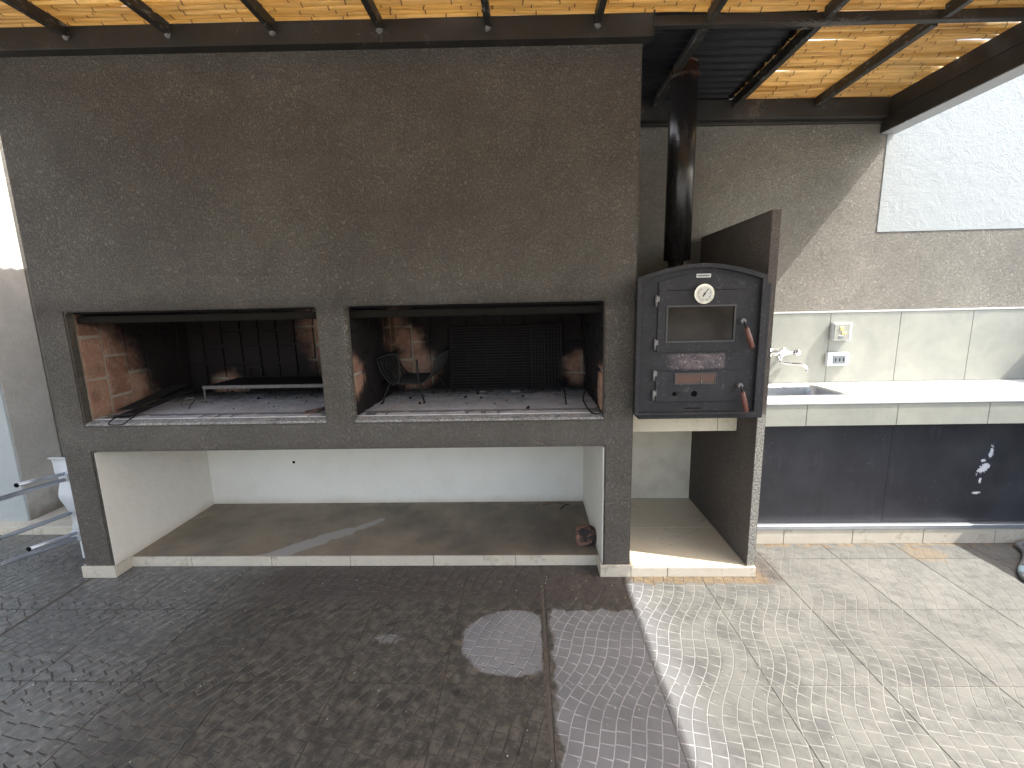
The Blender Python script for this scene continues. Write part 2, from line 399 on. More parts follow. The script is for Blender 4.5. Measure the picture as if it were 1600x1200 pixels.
# ------------------------------------------------------------ geometry helpers
def tag(o, label=None, cat=None, group=None, kind=None):
    if label: o['label'] = label
    if cat: o['category'] = cat
    if group: o['group'] = group
    if kind: o['kind'] = kind
    return o
def thing(name, loc, label, cat, group=None):
    o = bpy.data.objects.new(name, None); COL.objects.link(o); o.location = loc; o.empty_display_size = .1
    return tag(o, label, cat, group)
def link(name, bm, m, parent=None, smooth=False, tilt=False):
    """bm is in world coordinates; a child keeps its parent's origin"""
    if tilt:
        for v in bm.verts: v.co.z += TILT*v.co.x
    me = bpy.data.meshes.new(name)
    for mm in (m if isinstance(m, (list, tuple)) else [m]): me.materials.append(mm)
    off = Vector((0, 0, 0)); q = parent
    while q: off += q.location; q = q.parent
    if off.length: bmesh.ops.translate(bm, verts=bm.verts, vec=-off)
    bm.normal_update(); bm.to_mesh(me); bm.free()
    if smooth: me.shade_smooth()
    o = bpy.data.objects.new(name, me); COL.objects.link(o); o.parent = parent
    return o
TILT = -.018
def box(bm, x0, x1, y0, y1, z0, z1, bev=0, seg=1):
    vs = [bm.verts.new((x, y, z)) for x in (x0, x1) for y in (y0, y1) for z in (z0, z1)]
    fs = []
    for q in ((0, 1, 3, 2), (4, 6, 7, 5), (0, 4, 5, 1), (2, 3, 7, 6), (0, 2, 6, 4), (1, 5, 7, 3)):
        fs.append(bm.faces.new([vs[i] for i in q]))
    if bev:
        es = list({e for f in fs for e in f.edges})
        bmesh.ops.bevel(bm, geom=es, offset=bev, segments=seg, affect='EDGES', clamp_overlap=True)
    return vs
def B(name, m, parent, *dims, bev=.003, seg=1, tilt=False):
    bm = bmesh.new(); box(bm, *dims, bev=bev, seg=seg); return link(name, bm, m, parent, tilt=tilt)
def tube(bm, pts, r, n=8, cap=True, closed=False, flat=1.0):
    pts = [Vector(p) for p in pts]; rs = r if isinstance(r, (list, tuple)) else [r]*len(pts)
    rings = []; prev = None; N = len(pts)
    for i, p in enumerate(pts):
        a = pts[(i-1) % N] if (i or closed) else p; b = pts[(i+1) % N] if (i < N-1 or closed) else p
        t = (b-a).normalized()
        if prev is None: s = t.cross(Vector((0, 0, 1)));  s = s if s.length > .05 else t.cross(Vector((0, 1, 0)))
        else: s = prev - t*prev.dot(t)
        s.normalize(); prev = s; u = t.cross(s)
        rings.append([bm.verts.new(p+rs[i]*(math.cos(k*2*math.pi/n)*s+flat*math.sin(k*2*math.pi/n)*u)) for k in range(n)])
    M_ = N if closed else N-1
    for i in range(M_):
        A, C_ = rings[i], rings[(i+1) % N]
        for k in range(n): bm.faces.new((A[k], A[(k+1) % n], C_[(k+1) % n], C_[k]))
    if cap and not closed:
        bm.faces.new(rings[0][::-1]); bm.faces.new(rings[-1])
    return rings
def T(name, m, parent, pts, r, n=8, closed=False, smooth=True, tilt=False):
    bm = bmesh.new(); tube(bm, pts, r, n, closed=closed); return link(name, bm, m, parent, smooth=False if n < 6 else smooth, tilt=tilt)
def smoothpath(pts, k=4):
    pts = [Vector(p) for p in pts]; out = []
    for i in range(len(pts)-1):
        p0 = pts[max(i-1, 0)]; p1 = pts[i]; p2 = pts[i+1]; p3 = pts[min(i+2, len(pts)-1)]
        for j in range(k):
            t = j/k
            out.append(.5*((2*p1)+(p2-p0)*t+(2*p0-5*p1+4*p2-p3)*t*t+(3*p1-p0-3*p2+p3)*t**3))
    return out+[pts[-1]]
def grid_solid(xs, zs, solid, y0, y1, bev=.006):
    """plate in the xz plane with holes, one closed mesh"""
    bm = bmesh.new(); vc = {}
    def v(i, j, y):
        k = (i, j, y)
        if k not in vc: vc[k] = bm.verts.new((xs[i], y, zs[j]))
        return vc[k]
    S = lambda i, j: 0 <= i < len(xs)-1 and 0 <= j < len(zs)-1 and solid(i, j)
    for i in range(len(xs)-1):
        for j in range(len(zs)-1):
            if not S(i, j): continue
            bm.faces.new((v(i, j, y0), v(i+1, j, y0), v(i+1, j+1, y0), v(i, j+1, y0)))
            bm.faces.new((v(i, j, y1), v(i, j+1, y1), v(i+1, j+1, y1), v(i+1, j, y1)))
            if not S(i-1, j): bm.faces.new((v(i, j, y0), v(i, j+1, y0), v(i, j+1, y1), v(i, j, y1)))
            if not S(i+1, j): bm.faces.new((v(i+1, j, y0), v(i+1, j, y1), v(i+1, j+1, y1), v(i+1, j+1, y0)))
            if not S(i, j-1): bm.faces.new((v(i, j, y0), v(i, j, y1), v(i+1, j, y1), v(i+1, j, y0)))
            if not S(i, j+1): bm.faces.new((v(i, j+1, y0), v(i+1, j+1, y0), v(i+1, j+1, y1), v(i, j+1, y1)))
    bm.normal_update()
    es = [e for e in bm.edges if len(e.link_faces) == 2 and e.link_faces[0].normal.angle(e.link_faces[1].normal, 0) > .5]
    bmesh.ops.bevel(bm, geom=es, offset=bev, segments=2, affect='EDGES')
    return bm
def rough_edges(bm, amp, freq=12, sel=lambda c: True):
    for v in bm.verts:
        if sel(v.co):
            v.co += amp*Vector(noise.noise_vector(v.co*freq))

# ------------------------------------------------------------ ground and paving
g = B('ground', M_GROUND, None, -30, 30, -30, 30, -.3, -.016, bev=0); tag(g, kind='structure')
pave = thing('paving', (0, 0, 0), None, None); tag(pave, kind='structure')
bm = bmesh.new(); box(bm, -4.4, 4.6, -3.4, 1.0, -.014, -.0028); link('joint_bed', bm, M_JOINT, pave)
def clip(poly, x0, x1, y0, y1):
    for ax, lim, sg in ((0, x0, 1), (0, x1, -1), (1, y0, 1), (1, y1, -1)):
        out = []
        for i in range(len(poly)):
            a, b = poly[i-1], poly[i]; da = sg*(a[ax]-lim); db = sg*(b[ax]-lim)
            if (da >= 0) != (db >= 0):
                t = da/(da-db); out.append((a[0]+(b[0]-a[0])*t, a[1]+(b[1]-a[1])*t))
            if db >= 0: out.append(b)
        poly = out
        if not poly: return poly
    return poly
PY = .450
def tile_mesh(w_=TP, gap=.0022, seed=0, dep=.0032):
    rn = random.Random(seed); bm = bmesh.new(); s = TP/8; vh = PY/9
    gg = lambda y: .4833*y+.25*PY/(2*math.pi)*math.sin(2*math.pi*y/PY)
    gp = lambda y: .4833+.25*math.cos(2*math.pi*y/PY)
    offs = [rn.uniform(-.3, .3)*vh for _ in range(8)]
    x0, x1, y0, y1 = gap, w_-gap, gap, PY-gap
    base = bm.verts
    for c in range(-9, 11):
        for r_ in range(-4, 14):
            cor = []
            for (du, dv) in ((0, 0), (1, 0), (1, 1), (0, 1)):
                yy = (r_+dv)*vh+offs[c % 8]+rn.uniform(-.0008, .0008)-gp((r_+.5)*vh)*(du-.5)*s*.75
                cor.append(((c+du)*s+gg(yy), yy))
            cx = sum(q[0] for q in cor)/4; cyy = sum(q[1] for q in cor)/4
            if not (-.06 < cx < w_+.06 and -.06 < cyy < PY+.06): continue
            def inset(k):
                return [(cx+(qx-cx)*k, cyy+(qy-cyy)*k) for qx, qy in cor]
            top = clip(inset(.89), x0, x1, y0, y1); bot = clip(inset(.965), x0, x1, y0, y1)
            if len(top) < 3 or len(top) != len(bot): 
                if len(top) < 3: continue
                bot = top
            zt = rn.uniform(-.0002, .0002)
            tv = [bm.verts.new((a, b, zt)) for a, b in top]; bv = [bm.verts.new((a, b, -dep)) for a, b in bot]
            bm.faces.new(tv)
            for i in range(len(tv)): bm.faces.new((bv[i-1], bv[i], tv[i], tv[i-1]))
    vs = [bm.verts.new(q) for q in ((x0, y0, -dep*.9), (x1, y0, -dep*.9), (x1, y1, -dep*.9), (x0, y1, -dep*.9))]; bm.faces.new(vs)
    ob = [bm.verts.new((q.co.x, q.co.y, -.012)) for q in vs]
    for i in range(4): bm.faces.new((ob[i-1], ob[i], vs[i], vs[i-1]))
    me = bpy.data.meshes.new('paving_tile'); me.materials.append(M_FLOOR); bm.normal_update(); bm.to_mesh(me); bm.free(); return me
TM = [tile_mesh(seed=k) for k in range(4)]; TL = [tile_mesh(seed=k, dep=.0013) for k in range(4)]; TW = tile_mesh(TP-.016, seed=9)
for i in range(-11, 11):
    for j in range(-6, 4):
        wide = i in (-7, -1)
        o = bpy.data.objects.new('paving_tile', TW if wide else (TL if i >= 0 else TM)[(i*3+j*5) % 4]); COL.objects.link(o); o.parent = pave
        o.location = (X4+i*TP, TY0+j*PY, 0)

# ------------------------------------------------------------ main back wall
BY = .894
M_CREAMW = mat('cream painted plaster', lambda: dict(color=mix(step(noi(pos(), 7, 5), .4, .7), (.78, .71, .58), (.66, .59, .47)), rough=.8, h=noi(pos(), 25, 4), hd=.003))
bw = thing('back_wall', (1.3, BY, 0), 'back wall, grey brown coarse plaster with a white upper patch and a tiled splashback at the right', 'wall')
B('grey_render', M_BACKD, bw, -4.6, 2.354, BY, BY+.2, -.01, 3.05, bev=0)
B('grey_render', M_BACKD, bw, 2.354, 4.6, BY, BY+.2, -.01, 1.936, bev=0)
B('white_render', M_WHITE, bw, 2.356, 4.6, BY-.003, BY+.2, 1.938, 4.2, bev=.002)
B('white_lower_face', M_CREAMW, bw, .560, 1.196, BY-.006, BY-.001, .058, .80, bev=.001)
B('splashback_bed', M_GROUT, bw, 1.245, 3.74, BY-.012, BY-.001, .925, 1.410, bev=0)
for k, (a, b) in enumerate([(1.245, 1.655), (1.6575, 2.098), (2.1005, 2.568), (2.5705, 3.050), (3.0525, 3.53), (3.5325, 3.738)]):
    B('splashback_tile', M_CEMT, bw, a, b, BY-.021, BY-.012, .927, 1.409, bev=.0015)
B('edge_trim', M_CTOP, bw, 1.245, 3.74, BY-.026, BY-.001, 1.4105, 1.423, bev=.004, seg=2)

# ------------------------------------------------------------ barbecue
XL, XR = -2.584, .557
bq = thing('barbecue', (-1.0, .4, 0), 'long charcoal plastered masonry barbecue with two fire openings and a white storage bay below', 'barbecue')
OZ, HZ = 1.520, .904
xs = [XL, -2.427, -1.086, -.929, .401, XR]; zs = [.925, 1.100, 1.300, OZ, 2.70]
# straight grid with a finer cut for the lower opening
xs2 = [XL, -2.427, -2.417, -1.086, -.929, .401, .409, XR]; zs2 = [0, .755, HZ, OZ, 2.70]
def solid(i, j):
    if j == 0: return i in (0, 1, 6)
    if j == 1: return True
    if j == 2: return i in (0, 3, 5, 6)
    return True
bm = grid_solid(xs2, zs2, lambda i, j: solid(i, j), 0, .052, .007)
for v in bm.verts:
    if v.co.z > 2.6: v.co.z += TILT*v.co.x-.004
fw_ = link('front_wall', bm, M_FRONT, bq)
B('side_wall', M_FRONT, bq, XL, XL+.13, .052, BY-.002, 0, 2.70, bev=.004)
B('side_wall', M_FRONT, bq, XR-.10, XR, .052, BY-.002, 0, 2.69, bev=.004)
B('hearth_slab', M_HEARTH, bq, -2.45, .455, .052, BY-.02, .760, .931, bev=.002)
for a, b in ((-2.4265, -1.0865), (-.9285, .4005)):
    bm = bmesh.new(); n = 60
    pr = [(0.0015, HZ+.0005), (.010, .915), (.06, .929), (.150, .9325), (.152, .9310), (.053, .9305), (.0525, HZ+.0005)]
    rows = [[bm.verts.new((a+(b-a)*k/n, y+(.004*noise.noise(Vector((k*.7, 3, y*9))) if y < .02 else 0), z+(.0012*noise.noise(Vector((k*.5, y*30, 1))) if .91 < z and y < .151 else 0))) for (y, z) in pr] for k in range(n+1)]
    for A, C_ in zip(rows, rows[1:]):
        for i in range(len(pr)): bm.faces.new((A[i-1], C_[i-1], C_[i], A[i]))
    bm.faces.new(rows[0]); bm.faces.new(rows[-1][::-1]); bmesh.ops.recalc_face_normals(bm, faces=bm.faces)
    link('sill', bm, M_SILL, bq)
# storage bay
B('bay_lining', M_WHIN, bq, -2.4535, -2.412, .012, BY-.04, .0, .757, bev=.002)
bm = bmesh.new()
vs = box(bm, -2.4125, -2.4115, .01, BY-.045, .06, .756)
link('bay_lining_face', bm, M_WHIN, bq)
B('bay_lining', M_WHIN, bq, .403, .4565, .012, BY-.04, .0, .757, bev=.002)
bkp = B('bay_back', M_WHIN, bq, -2.412, .403, BY-.044, BY-.004, 0, .758, bev=0)
B('pipe_hole', M_BLACK, bq, -1.768, -1.748, BY-.046, BY-.043, .376, .396, bev=.004)
B('storage_floor', M_SHELF, bq, -2.411, .402, .112, BY-.045, 0, .060, bev=.003)
ex = [-2.411, -2.032, -1.541, -1.065, -.567, -.083, .402]
for a, b in zip(ex, ex[1:]): B('edging_tile', M_PLINTH, bq, a+.0015, b-.0015, .100, .1115, .001, .062, bev=.0015)
# plinth tiles
B('plinth_tile', M_PLINTH, bq, XL-.012, -2.398, -.014, -.001, 0, .072, bev=.002)
B('plinth_tile', M_PLINTH, bq, -2.411, -2.399, -.0005, .0985, 0, .070, bev=.002)
B('plinth_tile', M_PLINTH, bq, XL-.012, XL-.001, 0, .60, 0, .072, bev=.002)
B('plinth_tile', M_PLINTH, bq, .392, XR+.003, -.014, -.001, 0, .070, bev=.002)
B('plinth_tile', M_PLINTH, bq, .391, .4025, -.0005, .0985, 0, .068, bev=.002)
# lintel bars and hoods
M_LINT = mat('sooty brown lintel', lambda: dict(color=mix(noi(pos(), 9, 5, .7), (.007, .006, .005), (.02, .0165, .013)), rough=.95, spec=.1, h=noi(pos(), 50, 4), hd=.006))
BR = [(-2.427, -1.086), (-.929, .401)]
for (a, b) in BR:
    B('lintel_bar', M_LINT, bq, a-.002, b+.002,   .056, .10, 1.458, 1.498, bev=.006)
    B('hood', M_SOOT, bq, a-.02, b+.02, .10, BY-.03, 1.90, 1.94, bev=0)
    B('hood', M_SOOT, bq, a-.02, b+.02, .053, .06, 1.51, 1.94, bev=0)
# brick lined fireboxes
def brick_meshes():
    out = []
    for k in range(6):
        bm = bmesh.new(); box(bm, -.5, .5, -.5, .5, -.5, .5)
        for v in bm.verts: v.co += Vector([random.uniform(-.03, .03) for _ in range(3)])*Vector((1, 1, .6)).length*.5
        bmesh.ops.bevel(bm, geom=bm.edges[:], offset=.035, segments=1, affect='EDGES')
        me = bpy.data.meshes.new('brick'); me.materials.append(M_BRICK); bm.to_mesh(me); bm.free(); out.append(me)
    return out
BM_ = brick_meshes()
def brick_wall(parent, along, fixed, a0, a1, z0, z1, bw_=.118, bh=.235, face=1):
    """soldier bricks on a wall; along = 'x' or 'y'; face is the sign of the visible normal"""
    j = .017; c = 0; a = a0
    while a < a1-.02:
        wv = min(bw_*random.uniform(.93, 1.05), a1-a-j*.5)
        zo = z0-(bh*.5 if c % 2 else 0)-random.uniform(0, .02)
        while zo < z1:
            zl, zh = max(zo, z0), min(zo+bh-j, z1)
            if zh-zl > .03:
                o = bpy.data.objects.new('brick', random.choice(BM_)); COL.objects.link(o); o.parent = parent
                pr = random.uniform(-.004, .004)
                ctr = a+wv*.5
                loc = Vector((ctr, fixed+pr, (zl+zh)/2)) if along == 'x' else Vector((fixed+pr, ctr, (zl+zh)/2))
                q = parent; off = Vector()
                while q: off += q.location; q = q.parent
                o.location = loc-off
                o.scale = (wv, .03, zh-zl) if along == 'x' else (.03, wv, zh-zl)
                o.rotation_euler = (0, 0, 0)
            zo += bh
        a += wv+j; c += 1
for (a, b) in BR:
    fb = bpy.data.objects.new('firebox', None); COL.objects.link(fb); fb.parent = bq; fb.location = Vector(((a+b)/2, .5, HZ))-bq.location
    # mortar backing
    B('mortar', M_MORTAR, fb, a-.024, a-.004, .053, BY-.025, .932, 1.90, bev=0)
    B('mortar', M_MORTAR, fb, b+.004, b+.024, .053, BY-.025, .932, 1.90, bev=0)
    B('mortar', M_MORTAR, fb, a-.004, b+.004, BY-.045, BY-.025, .932, 1.90, bev=0)
    brick_wall(fb, 'y', a-.009, .056, BY-.05, .932, 1.90)
    brick_wall(fb, 'y', b+.009, .056, BY-.05, .932, 1.90)
    brick_wall(fb, 'x', BY-.050, a, b, .932, 1.90)

# ------------------------------------------------------------ things in the left firebox
HT = .931
gr = thing('grill_grate', (-1.7, .6, HT), 'low black grill grate on short legs inside the left fire opening', 'grill')
bm = bmesh.new()
for k in range(46):
    x = -2.05+k*.0195
    tube(bm, [(x, .46, 1.037), (x, .80, 1.040)], .0038, 5)
tag(link('bars', bm, M_IRON, gr), kind='stuff')
B('front_rail', M_ASHIRON, gr, -2.075, -1.13, .445, .458, 1.022, 1.044, bev=.002)
B('rear_rail', M_IRON, gr, -2.075, -1.13, .80, .812, 1.022, 1.044, bev=.002)
B('side_rail', M_IRON, gr, -2.075, -2.062, .459, .799, 1.024, 1.040, bev=.002)
for (x, y) in ((-2.068, .452), (-1.14, .452), (-2.068, .806), (-1.14, .806)):
    T('leg', M_ASHIRON, gr, [(x, y, HT), (x, y, 1.03)], .006, 6)
T('handle', M_IRON, gr, smoothpath([(-1.99, .80, 1.045), (-1.99, .815, 1.10), (-1.95, .82, 1.115), (-1.90, .815, 1.10), (-1.90, .80, 1.045)]), .005, 6)
fg = thing('folding_hand_grill', (-2.28, .2, HT), 'folded wire hand grill lying beside the left brick wall with its handle over the ledge', 'grill')
bm = bmesh.new()
A0, A1 = Vector((-2.30, .03, .942)), Vector((-2.29, .52, .99))
for k in range(9):
    d = Vector((k*.012, 0, 0)); tube(bm, [A0+d, A1+d*1.25+Vector((0, 0, k*.003))], .0032, 5)
for t in (.05, .35, .65, .97):
    q = A0.lerp(A1, t); tube(bm, [q+Vector((0, 0, .005)), q+Vector((.11, 0, .012))], .004, 5)
link('wire_leaf', bm, M_IRON, fg)
bm = bmesh.new()
for k in range(7):
    d = Vector((k*.016, 0, .03+k*.001)); tube(bm, [A0+d+Vector((-.01, .05, 0)), A1+d+Vector((-.03, 0, .02))], .003, 5)
link('wire_leaf', bm, M_IRON, fg)
T('handle', M_IRON, fg, smoothpath([(-2.262, .04, .950), (-2.266, -.005, .938), (-2.262, -.030, .922), (-2.23, -.034, .918), (-2.18, -.032, .921), (-2.168, -.01, .936), (-2.175, .05, .952)]), .0035, 6)
wl = T('wire_hook', M_ASHIRON, None, smoothpath([(-2.16, .36, .936), (-2.17, .40, .965), (-2.13, .42, .972), (-2.11, .41, .960), (-2.09, .34, .937), (-2.04, .27, .935)]), .004, 6)
tag(wl, 'small bent wire hook on the ash in front of the low grill grate', 'hook')
for k, (p0, p1, lab) in enumerate([((-1.25, .10, .942), (-1.115, .27, .950), 'thin rusty rod nearest the ledge at the right end of the left firebox'), ((-1.215, .09, .942), (-1.10, .22, .944), 'thin rusty rod closer to the pillar at the right end of the left firebox')]):
    o = T('iron_rod', M_STONE, None, [p0, p1], .006, 6); tag(o, lab, 'rod')
ch = bmesh.new()
rn = random.Random(3)
for k in range(230):
    x = rn.choice([rn.uniform(-2.2, -1.12), rn.uniform(-.85, .38)]); y = .82-abs(rn.gauss(0, .27)); s = rn.uniform(.0015, .006) if rn.random() < .9 else .011
    if y < .12: continue
    m_ = bmesh.ops.create_icosphere(ch, subdivisions=1, radius=s, matrix=Matrix.Translation((x, y, HT+s*.4)))
    for v in m_['verts']: v.co += Vector([rn.uniform(-.35, .35)*s for _ in range(3)])
tag(link('charcoal_crumbs', ch, M_IRON, None), 'scattered charcoal crumbs on the hearth ash of both fireboxes', 'charcoal', kind='stuff')

# ------------------------------------------------------------ things in the right firebox
bk = thing('ember_basket', (-.74, .5, HT), 'curved black bar ember basket on thin legs at the left of the right fire opening', 'basket')
def bar_u(yy):
    return smoothpath([(-.905, yy, 1.205), (-.885, yy, 1.13), (-.845, yy, 1.07), (-.80, yy, 1.052), (-.70, yy, 1.052), (-.63, yy, 1.058), (-.585, yy, 1.10), (-.555, yy, 1.16), (-.54, yy, 1.225)], 3)
for k in range(9):
    T('bar', M_IRON, bk, bar_u(.36+k*.052), .006, 6)
for P_ in ([(-.907, .35, 1.205), (-.907, .79, 1.215)], [(-.54, .35, 1.225), (-.54, .79, 1.225)], [(-.82, .35, 1.052), (-.82, .79, 1.052)], [(-.65, .35, 1.052), (-.65, .79, 1.052)]):
    T('rail', M_IRON, bk, P_, .007, 6)
T('front_hoop', M_IRON, bk, smoothpath([(-.82, .345, 1.05), (-.775, .34, 1.07), (-.765, .34, 1.16), (-.785, .34, 1.235), (-.90, .345, 1.21)], 4), .007, 6)
T('front_stay', M_IRON, bk, [(-.655, .345, 1.045), (-.66, .345, 1.20)], .006, 6)
for (x, y, lx, ly) in ((-.84, .37, -.885, .345), (-.65, .37, -.625, .34), (-.84, .76, -.88, .80), (-.62, .76, -.56, .80)):
    T('leg', M_IRON, bk, smoothpath([(x, y, 1.052), ((x+lx)/2-.005, (y+ly)/2, .99), (lx, ly, HT+.004), (lx-.008, ly-.008, HT+.004)], 3), .0055, 6)
def leaning_grate(name, label, x0, x1, zt, y0, y1, nb, horizontal, mesh_=False):
    t = thing(name, ((x0+x1)/2, y0, HT), label, 'grate')
    fr = [(x0, y0, HT+.02), (x1, y0, HT+.02), (x1, y1, zt), (x0, y1, zt)]
    T('frame', M_IRON, t, fr, .006, 6, closed=True)
    for k in range(1, nb):
        f = k/nb
        if horizontal:
            z = HT+.02+(zt-HT-.02)*f; y = y0+(y1-y0)*f; pts = [(x0, y, z), (x1, y, z)]
        else:
            x = x0+(x1-x0)*f; pts = [(x, y0, HT+.02), (x, y1, zt)]
        bm = bmesh.new(); tube(bm, pts, .0045, 5); link('bar', bm, M_IRON, t)
    if mesh_:
        for k in range(1, 17):
            f = k/17; z = HT+.02+(zt-HT-.02)*f; y = y0+(y1-y0)*f-.006
            bm = bmesh.new(); tube(bm, [(x0, y, z), (x1, y, z)], .0025, 5); link('cross_wire', bm, M_IRON, t)
    for x in (x0+.02, x1-.02): T('foot', M_IRON, t, [(x, y0, HT+.03), (x, y0-.01, HT)], .006, 6)
leaning_grate('leaning_grate', 'wide black grate of horizontal bars leaning on the back of the right firebox', -.52, .12, 1.365, .71, .79, 22, True)
leaning_grate('leaning_grate', 'narrow mesh grate leaning in front of the wide grate, right firebox', .035, .235, 1.375, .67, .76, 9, False, True)
for nm, pts, lab in (('brace', [(.225, .235, HT+.004), (.222, .30, 1.0), (.215, .70, 1.01)], 'thin iron prop standing on the ash before the narrow mesh grate'),):
    tag(T('iron_prop', M_IRON, None, pts, .005, 6), lab, 'prop')
tg = thing('wire_tongs', (.37, .3, HT), 'long bent wire tongs lying at the right jamb of the right firebox', 'tongs')
T('arm', M_IRON, tg, smoothpath([(.40, .62, .975), (.375, .48, .985), (.33, .30, .955), (.335, .05, .938), (.36, .005, .934), (.385, .012, .936)], 4), .0045, 6)
T('arm', M_IRON, tg, smoothpath([(.40, .62, .975), (.398, .45, .99), (.392, .2, .96), (.392, .05, .940), (.385, .012, .936)], 4), .0045, 6)
for (x, y, sx, sy_, sz, lab) in ((-.30, .66, .05, .02, .014, 'leftmost pale mortar chip at the foot of the wide leaning grate'), (-.08, .66, .06, .025, .016, 'largest pale mortar chip, rightmost at the foot of the wide leaning grate'), (-.17, .64, .04, .02, .01, 'smallest pale mortar chip, between the other two at the foot of the wide grate')):
    bm = bmesh.new(); box(bm, x-sx/2, x+sx/2, y-sy_/2, y+sy_/2, HT, HT+sz, bev=.004); rough_edges(bm, .003, 60)
    for v in bm.verts: v.co.z = max(v.co.z, HT)
    tag(link('mortar_chip', bm, M_ASHIRON, None), lab, 'mortar chip', 'mortar chips on the right hearth')

# ------------------------------------------------------------ charred brick piece in storage bay
bm = bmesh.new(); bmesh.ops.create_icosphere(bm, subdivisions=3, radius=1)
for v in bm.verts:
    c = v.co.copy(); c.x = max(-.8, min(.8, c.x)); c.z = max(-.75, min(.8, c.z)); c.y = max(-.8, min(.8, c.y))
    c += .16*Vector(noise.noise_vector(c*1.8+Vector((3, 1, 2))))
    v.co = Vector((.345+c.x*.078, .235+c.y*.055, .060+.058+c.z*.066))
for v in bm.verts: v.co.z = max(v.co.z, .0605)
tag(link('broken_brick', bm, M_STONE, None), 'charred lump of broken brick at the right end of the storage bay', 'brick')
bm = bmesh.new()
for (a, b, c_, d) in ((.10, .78, .26, .80), (.22, .70, .30, .79)):
    tube(bm, [(a, b, .064), ((a+c_)/2, (b+d)/2+.02, .068), (c_, d, .064)], .004, 5)
tag(link('dry_twigs', bm, M_STONE, None), 'two thin dry twigs in the back right corner of the storage bay', 'twigs')

# ------------------------------------------------------------ oven niche
def part_wall():
    d = stucco((.135, .115, .10), (.175, .15, .132))(); p = pos(); x, y, z = xyz(p); n = noi(p, 18, 5, .7)
    f = step(y, .004, -.0005)*step(z+n*.05, .955, .935)*step(x, 1.1985, 1.2005)  # lower front edge: pale cement with its sunlit brightness put into the colour
    f = mx(f, step(y, .02, .006)*step(z+n*.06, .93, .90)*step(z+n*.06, .86, .88)*.0)
    d['color'] = mix(f, d['color'], mix(step(noi(p, 110, 3), .42, .58), (.17, .165, .145), (.36, .35, .315))); return d
M_PART = mat('plaster with sun paled cement edge', part_wall)
nw = thing('partition_wall', (1.22, .45, 0), 'dark plastered partition wall beside the pizza oven, sunlit on its lower front edge', 'wall')
bm = bmesh.new(); box(bm, 1.197, 1.243, 0, BY-.002, .058, 1.935, bev=.003, seg=2); link('wall_body', bm, M_PART, nw)
nb_ = thing('oven_niche_base', (.88, .4, 0), 'low tiled platform with cream tiles under the pizza oven', 'platform')
B('core', M_GROUT, nb_, XR+.001, 1.242, 0, BY-.008, 0, .0485, bev=0)
for (a, b) in ((.006, .44), (.4425, BY-.010)):
    B('cream_tile', M_CREAM, nb_, XR+.002, 1.1955, a, b, .049, .0585, bev=.001)
B('cream_tile', M_CREAM, nb_, 1.197, 1.243, -.002, BY-.01, .049, .0575, bev=.001)
for a, b in ((XR+.0045, .760), (.763, 1.243)): B('edging_tile', M_PLINTH, nb_, a, b, -.014, -.0025, 0, .057, bev=.002)
sh = thing('oven_shelf', (.88, .5, .8), 'cream tiled shelf carrying the black pizza oven', 'shelf')
B('core', M_GROUT, sh, XR+.001, 1.196, .212, BY-.008, .775, .915, bev=0)
B('front_tile', M_CREAM, sh, XR+.002, 1.080, .20, .2115, .775, .915, bev=.0015)
B('front_tile', M_CREAM, sh, 1.083, 1.190, .20, .2115, .775, .915, bev=.0015)

# ------------------------------------------------------------ pizza oven
ov = thing('pizza_oven', (.84, .2, .915), 'black steel pizza oven with arched front, thermometer and flue pipe, in its plastered niche', 'oven')
def prism(name, m, parent, outline, y0, y1, bev=.002):
    bm = bmesh.new(); a = [bm.verts.new((x, y0, z)) for x, z in outline]; b = [bm.verts.new((x, y1, z)) for x, z in outline]
    bm.faces.new(a); bm.faces.new(b[::-1]); n = len(a)
    for i in range(n): bm.faces.new((a[i-1], b[i-1], b[i], a[i]))
    bmesh.ops.recalc_face_normals(bm, faces=bm.faces)
    if bev: bmesh.ops.bevel(bm, geom=bm.edges[:], offset=bev, segments=1, affect='EDGES')
    return link(name, bm, m, parent)
def arch(x0, x1, z0, zs_, za, n=12):
    pts = [(x0, z0), (x1, z0), (x1, zs_)]
    for k in range(1, n):
        t = 1-k/n; x = x0+(x1-x0)*t; u = (t-.5)*2
        pts.append((x, zs_+(za-zs_)*(1-abs(u)**1.75)))
    pts.append((x0, zs_)); return pts
OX0, OX1, OZ0 = .536, 1.146, .948
outer = arch(OX0, OX1, OZ0, 1.622, 1.684); inner = arch(OX0+.022, OX1-.022, OZ0+.012, 1.605, 1.664)
bm = bmesh.new()
ya, yb = -.105, -.070
n_ = len(outer)
for (Y, flip) in ((ya, 0), (yb, 1)):
    o_ = [bm.verts.new((x, Y, z)) for x, z in outer]; i_ = [bm.verts.new((x, Y, z)) for x, z in inner]
    for k in range(n_):
        q = (o_[k-1], o_[k], i_[k], i_[k-1]); bm.faces.new(q if not flip else q[::-1])
    if not flip: FO, FI = o_, i_
for k in range(n_):
    bm.faces.new((FO[k-1], o_[k-1], o_[k], FO[k])); bm.faces.new((FI[k], i_[k], i_[k-1], FI[k-1]))
bmesh.ops.recalc_face_normals(bm, faces=bm.faces)
bmesh.ops.bevel(bm, geom=[e for e in bm.edges], offset=.0012, segments=1, affect='EDGES')
link('front_frame', bm, M_OVEN, ov)
prism('front_plate', M_OVEN, ov, arch(OX0+.02, OX1-.02, OZ0+.010, 1.607, 1.666), -.082, -.062)
prism('body', M_OVEN, ov, arch(OX0+.03, 1.19, .917, 1.58, 1.655), -.060, .70)
